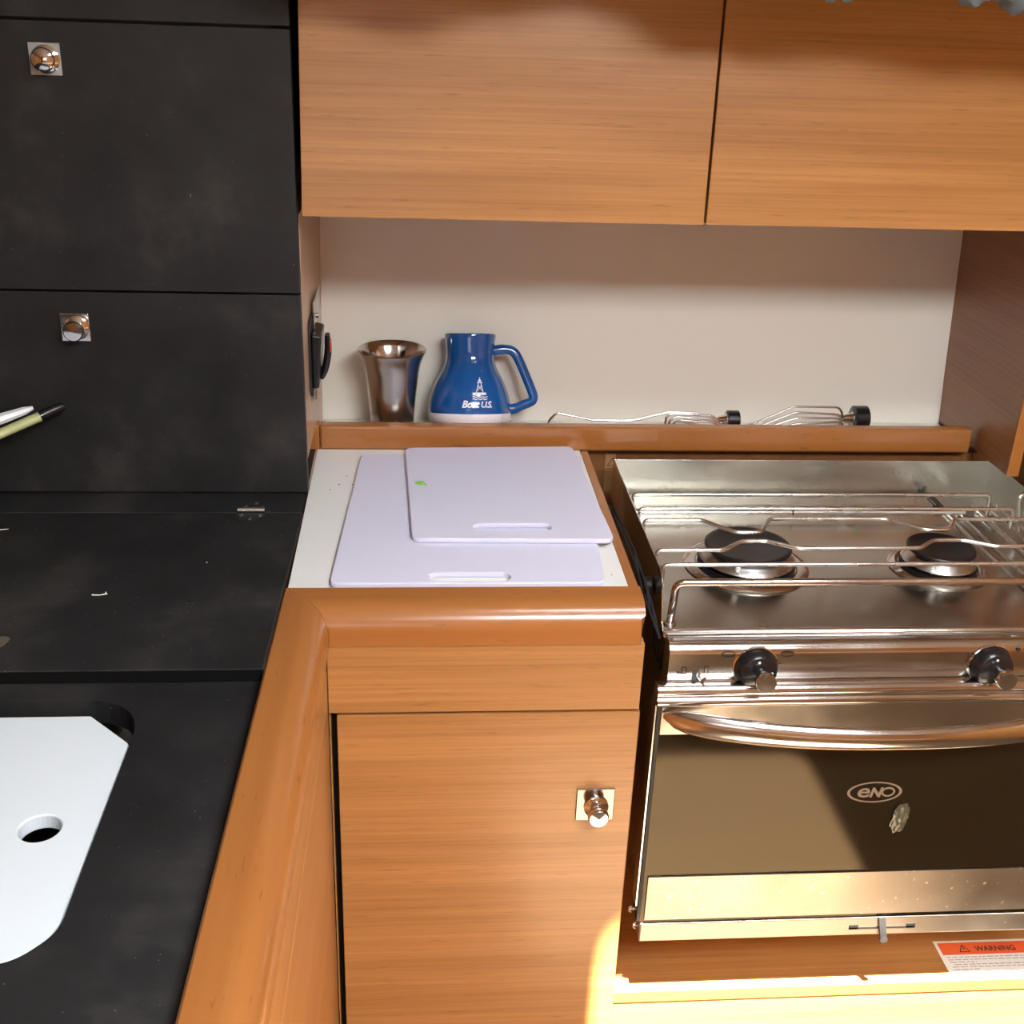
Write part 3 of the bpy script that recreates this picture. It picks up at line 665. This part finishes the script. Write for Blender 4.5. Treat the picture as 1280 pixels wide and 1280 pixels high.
for (x, y, r_) in ((-.085, 1.215, .0011), (-.078, 1.240, .0006), (-.070, 1.215, .0006), (-.094, 1.20, .0006), (.190, .99, .0006)): dk.lathe([(r_, 0), (r_*.7, .0005), (0, .0007)], (x, y, .9002), 7)
tag(obj('crumbs', dk, 'print_dark', None, (-.08, 1.22, .9002)), 'few dark crumbs scattered on the white worktop', 'crumbs', kind='stuff')

# ------------------------------------------------------------------ steel tumbler
t = thing('steel_tumbler', (-.0285, 1.387, .8997), 'flared brushed steel tumbler on the shelf left of the mug', 'tumbler')
out = [(.0240, 0), (.0255, .002), (.0272, .020), (.0290, .042), (.0312, .064), (.0330, .080), (.0355, .092), (.0390, .1010), (.0418, .1065), (.0425, .1085)]
inn = [(.0416, .1082), (.0385, .1015), (.0345, .092), (.0318, .080), (.0300, .064), (.0280, .042), (.0262, .020), (.0245, .006), (0, .005)]
obj('body', B().lathe([(0, 0)]+out, (-.0285, 1.387, .8997), 56, None, False), 'steel_brushed', t)
obj('inner_wall', B().lathe([(.0424, .1086)]+inn, (-.0285, 1.387, .8997), 56, None, False), 'steel', t)

# ------------------------------------------------------------------ blue mug, leaning back
TH = math.radians(16.5)
MO = Vector((.0690, 1.3390, .9296))           # front bottom edge of the base, resting on the rail
Rx = Matrix.Rotation(-TH, 3, 'X')
def mp(x, y, z): return MO+Rx @ Vector((x, y+.0500, z))     # local: axis at origin
AX = Rx; AO = MO+Rx @ Vector((0, .0500, 0))
t = thing('blue_mug', tuple(MO), 'blue wide-base mug with white print leaning on shelf rail', 'mug')
band = [(0, .0012), (.0440, .0010), (.0480, 0), (.0500, .0005), (.0515, .0040), (.0520, .0100), (.0515, .0112)]
obj('base_band', B().lathe(band, AO, 64, AX), 'white_band', t)
mprof = [(.0512, .0108), (.0522, .0125), (.0520, .0190), (.0508, .0270), (.0488, .0350), (.0460, .0430), (.0428, .0505), (.0390, .0575), (.0358, .0630), (.0330, .0690), (.0310, .0750), (.0301, .0810), (.0302, .0880), (.0308, .0950), (.0317, .1020), (.0322, .1065), (.0318, .1088), (.0308, .1095), (.0296, .1085), (.0285, .1000), (.0280, .0830), (.0310, .066), (.040, .045), (.044, .02), (0, .015)]
obj('body', B().lathe(mprof, AO, 64, AX), 'blue', t)
hpts = [(.0290, .0885), (.0400, .0905), (.0495, .0905), (.0560, .0870), (.0605, .0800), (.0665, .0670), (.0725, .0530), (.0780, .0400), (.0808, .0320), (.0800, .0265), (.0740, .0235), (.0660, .0205), (.0580, .0165), (.0500, .0150)]
hp = [mp(x, 0, z) for x, z in hpts]; hp = [Vector(p) for p in round_path(hp, .006, 3)]
nh = len(hp); ra = [.0060 if 3 < i < nh-4 else .0066 for i in range(nh)]
obj('handle', B().tube(hp, ra, 14, ry=[.0048]*nh, up=tuple(Rx @ Vector((0, 1, 0)))), 'blue', t)
def prof_r(h):
    for (r0, h0), (r1, h1) in zip(mprof[1:17], mprof[2:17]):
        if h0 <= h <= h1: return r0+(r1-r0)*(h-h0)/(h1-h0)
    return .05
def onmug(x, z):
    r = prof_r(z)+.0005; q = x/r
    return mp(r*math.sin(q), -r*math.cos(q), z)
def sub(vf, n=2):        # subdivide so the print follows the curved wall
    bm = bmesh.new(); V = [bm.verts.new((x, y, 0)) for x, y in vf[0]]
    for f in vf[1]:
        try: bm.faces.new([V[i] for i in f])
        except Exception: pass
    bmesh.ops.triangulate(bm, faces=bm.faces[:])
    for _ in range(n):
        ed = [e for e in bm.edges if e.calc_length() > .003]
        if not ed: break
        bmesh.ops.subdivide_edges(bm, edges=ed, cuts=1); bmesh.ops.triangulate(bm, faces=bm.faces[:])
    bm.verts.index_update(); r_ = [(v.co.x, v.co.y) for v in bm.verts], [tuple(v.index for v in f.verts) for f in bm.faces]; bm.free(); return r_
mk = B()
tv = text_geo('Boat', .0118, .28, .00045, .93); put2d(mk, sub(([(x-.0020, y+.0195) for x, y in tv[0]], tv[1])), onmug)
tv = text_geo('U.S.', .0108, .22, .00020, .88); put2d(mk, sub(([(x+.0185, y+.0196) for x, y in tv[0]], tv[1])), onmug)
ex = .0100
for (x0, y0, x1, y1, w) in ((-.0042, .0375, -.0014, .0500, .0010), (.0042, .0375, .0014, .0500, .0010), (-.0036, .0400, .0024, .0452, .0007), (.0036, .0400, -.0024, .0452, .0007),
                            (-.0030, .0452, .0030, .0452, .0007), (-.0034, .0498, .0034, .0498, .0011), (-.0018, .0520, .0018, .0520, .0024), (0, .0528, 0, .0560, .0010), (-.0082, .0362, .0082, .0362, .0030)):
    put2d(mk, sub(line2d(x0+ex, y0, x1+ex, y1, w)), onmug)
for r_ in range(2):
    y_ = .0322-r_*.0026
    for k in range(10):
        xa = -.0090+k*.0019; put2d(mk, line2d(ex+xa, y_+.0009*math.sin(k*2.1), ex+xa+.0019, y_+.0009*math.sin((k+1)*2.1), .0009), onmug)
obj('print', mk, 'print_white', t)

# ------------------------------------------------------------------ fiddle clamps lying on the shelf
def clamp(name_pts, label, kx, kz, kr, klen, y0):
    root = thing('pan_clamp', (name_pts[0][0][0], y0, .8998), label, 'pan clamp', None)
    for pts in name_pts:
        obj('wire', B().tube(round_path(pts, .005), .0016, 8), 'steel', root)
    Mx = Matrix(((0, 0, 1), (0, 1, 0), (-1, 0, 0)))
    obj('collar', B().lathe([(.0040, -.012), (.0050, -.010), (.0072, -.002), (.0088, -.0005), (.0088, 0)], (kx, y0, kz), 20, Mx), 'chrome', root)
    pf = [(kr*.90, 0), (kr, .001), (kr, klen-.001), (kr*.9, klen)]
    obj('knob', B().lathe(pf, (kx, y0, kz), 32, Mx), 'plastic_black', root)
    return root
y = 1.377
w1 = [[(.1660, y, .9020), (.1680, y, .9200), (.1780, y, .9310), (.2250, y, .9215), (.2740, y, .9212), (.3200, y, .9330), (.3580, y, .9320)]]
w1 += [[(.3160+k*.004, y-.004-k*.004, .9030), (.3175+k*.004, y-.004-k*.004, .9290-k*.003), (.3260+k*.004, y-.004-k*.004, .9325-k*.003), (.3780, y-.004-k*.004, .9300-k*.003), (.3900, y-.004-k*.004, .9180)] for k in range(3)]
w1 += [[(.3300, y-.016, .9270), (.3900, y-.016, .9150), (.4700, y-.016, .9150)]]
clamp(w1, 'left steel wire pan clamp with a small black knob on the shelf', .3985, .9210, .0125, .016, y+.006)
w2 = [[(.3820, y, .9140), (.4260, y, .9150), (.4830, y, .9420), (.5420, y, .9415), (.5480, y, .9330), (.5500, y, .9030)]]
w2 += [[(.4300+k*.006, y-.005-k*.005, .9130), (.4850, y-.005-k*.005, .9360-k*.006), (.5440, y-.005-k*.005, .9330-k*.003), (.5470, y-.005-k*.005, .9030)] for k in range(3)]
w2 += [[(.5420, y, .9260), (.5600, y, .9260)]]
clamp(w2, 'right steel wire pan clamp with a larger black knob', .5620, .9265, .0165, .0190, y)

# ------------------------------------------------------------------ black fitting on the left side panel of the niche
t = thing('wall_fitting', (-.117, 1.32, 1.03), 'black hooded wall fitting with red button on pale side panel', 'wall fitting')
XP = -.1172
obj('base_plate', B().prism(rrect(1.262, 1.345, .9850, 1.0740, .012), 'x', XP, XP+.0015), 'rubber', t)
obj('clear_cover', B().hexa([(XP+.002, 1.300, 1.055), (XP+.004, 1.300, 1.055), (XP+.004, 1.390, 1.050), (XP+.002, 1.390, 1.050), (XP+.0015, 1.300, 1.085), (XP+.003, 1.300, 1.085), (XP+.003, 1.390, 1.085), (XP+.0015, 1.390, 1.085)], .0008), 'satin', t)
obj('hood', B().hexa([(XP+.002, 1.268, .995), (XP+.009, 1.268, .995), (XP+.009, 1.325, .995), (XP+.002, 1.325, .995), (XP+.002, 1.268, 1.058), (XP+.013, 1.268, 1.056), (XP+.013, 1.325, 1.056), (XP+.002, 1.325, 1.058)], .0022), 'plastic_black', t)
obj('lever', B().tube(round_path([(XP+.010, 1.300, .999), (XP+.0150, 1.300, 1.012), (XP+.0185, 1.300, 1.032), (XP+.0175, 1.300, 1.050)], .01), [.003]+[.0042]*8+[.0040]*2+[.0030], 12, ry=.008, up=(0, 1, 0)), 'plastic_black', t)
obj('red_button', B().box(XP+.0180, XP+.0218, 1.294, 1.306, 1.030, 1.044, .0012), 'red', t)
sc = B().tube([(XP+.003, 1.275, .994), (XP+.003, 1.275, .981)], .0020, 10)
for k in range(4): sc.tube([(XP+.003, 1.275, .9910-k*.0028), (XP+.003, 1.275, .9900-k*.0028)], .0030, 10)
obj('screw', sc, 'brass', t)
obj('cover_screw', B().tube([(XP+.004, 1.315, 1.068), (XP+.0075, 1.315, 1.068)], .0030, 10), 'chrome', t)

# ------------------------------------------------------------------ two handles poking in from the left
e0 = Vector((-.3630, 1.1760, 1.0045)); e1 = Vector((-.62, 1.02, .9190)); d = (e1-e0)
t = thing('dish_brush', tuple(e1-Vector((0, 0, .018))), 'pale olive dish brush handle with black end against black door', 'brush')
pb = e0+d*.085
obj('end_cap', B().tube([e0, e0+d*.015, pb], [.0035, .0052, .0056], 14), 'plastic_black', t)
obj('handle', B().tube([pb, e0+d*.6, e1], [.0066, .0066, .0066], 14, ry=[.0050]*3), 'brush_green', t)
obj('bristle_head', B().lathe([(.012, -.018), (.016, -.004), (.014, .006), (0, .010)], e1, 20), 'brush_white', t)
g0 = e0+d*.092+Vector((-.002, -.004, .0118)); g1 = e1+Vector((-.02, -.004, .030))
t = thing('white_scraper', tuple(g1-Vector((0, 0, .03))), 'white plastic scraper handle lying on the olive brush', 'scraper')
obj('handle', B().tube([g0, g0+(g1-g0)*.03, g0+(g1-g0)*.10, g0+(g1-g0)*.7, g1], [.0022, .0052, .0070, .0070, .006], 8, ry=[.0020, .0042, .0056, .0056, .005]), 'brush_white', t)
obj('blade', B().box(g1.x-.02, g1.x+.02, g1.y-.0015, g1.y+.0015, g1.z-.028, g1.z+.004, .0006), 'brush_white', t)

# ------------------------------------------------------------------ cloth bundle hanging under the deckhead
def swag(pts, depth=.06):
    b = B(); n = len(pts); K = 36; vs = []
    random.seed(5)
    for i, (x, zb) in enumerate(pts):
        for k in range(K):
            q = 2*PI*k/K; rr = 1+.05*math.sin(3*q+i*.35)+.03*math.sin(7*q+i*.6)+.015*math.sin(13*q-i*.9)
            hgt = .11
            vs.append((x+.002*math.sin(k*.9+i*.5), 1.035+depth*.55*math.cos(q)*rr, zb+hgt+hgt*math.sin(q)*rr))
    fs = [(i*K+k, i*K+(k+1) % K, (i+1)*K+(k+1) % K, (i+1)*K+k) for i in range(n-1) for k in range(K)]+[tuple(range(K))[::-1], tuple((n-1)*K+k for k in range(K))]
    return b.add(vs, fs, True)
ctrl = [(-.09, 1.455), (-.03, 1.442), (.04, 1.432), (.10, 1.448), (.17, 1.462), (.24, 1.440), (.29, 1.422), (.35, 1.4210), (.39, 1.4225), (.42, 1.4260), (.45, 1.4240), (.475, 1.4200), (.50, 1.4165), (.525, 1.4160), (.56, 1.4165), (.64, 1.4180), (.75, 1.43), (.85, 1.44)]
pts = []
for (xa, za), (xb, zb) in zip(ctrl, ctrl[1:]):
    for k in range(10):
        s_ = k/10; pts.append((xa+(xb-xa)*s_, za+(zb-za)*s_+.0020*math.sin((xa+(xb-xa)*s_)*160)))
t = thing('hammock_cloth', (.4, 1.065, 1.45), 'blue-grey cloth bundle hanging above the wall cupboards', 'cloth')
obj('cloth', swag(pts), 'cloth', t)
for x_ in (-.08, .82): obj('cord', B().tube([(x_, 1.035, 1.64), (x_, 1.035, HZ)], .003, 8), 'cloth', t)
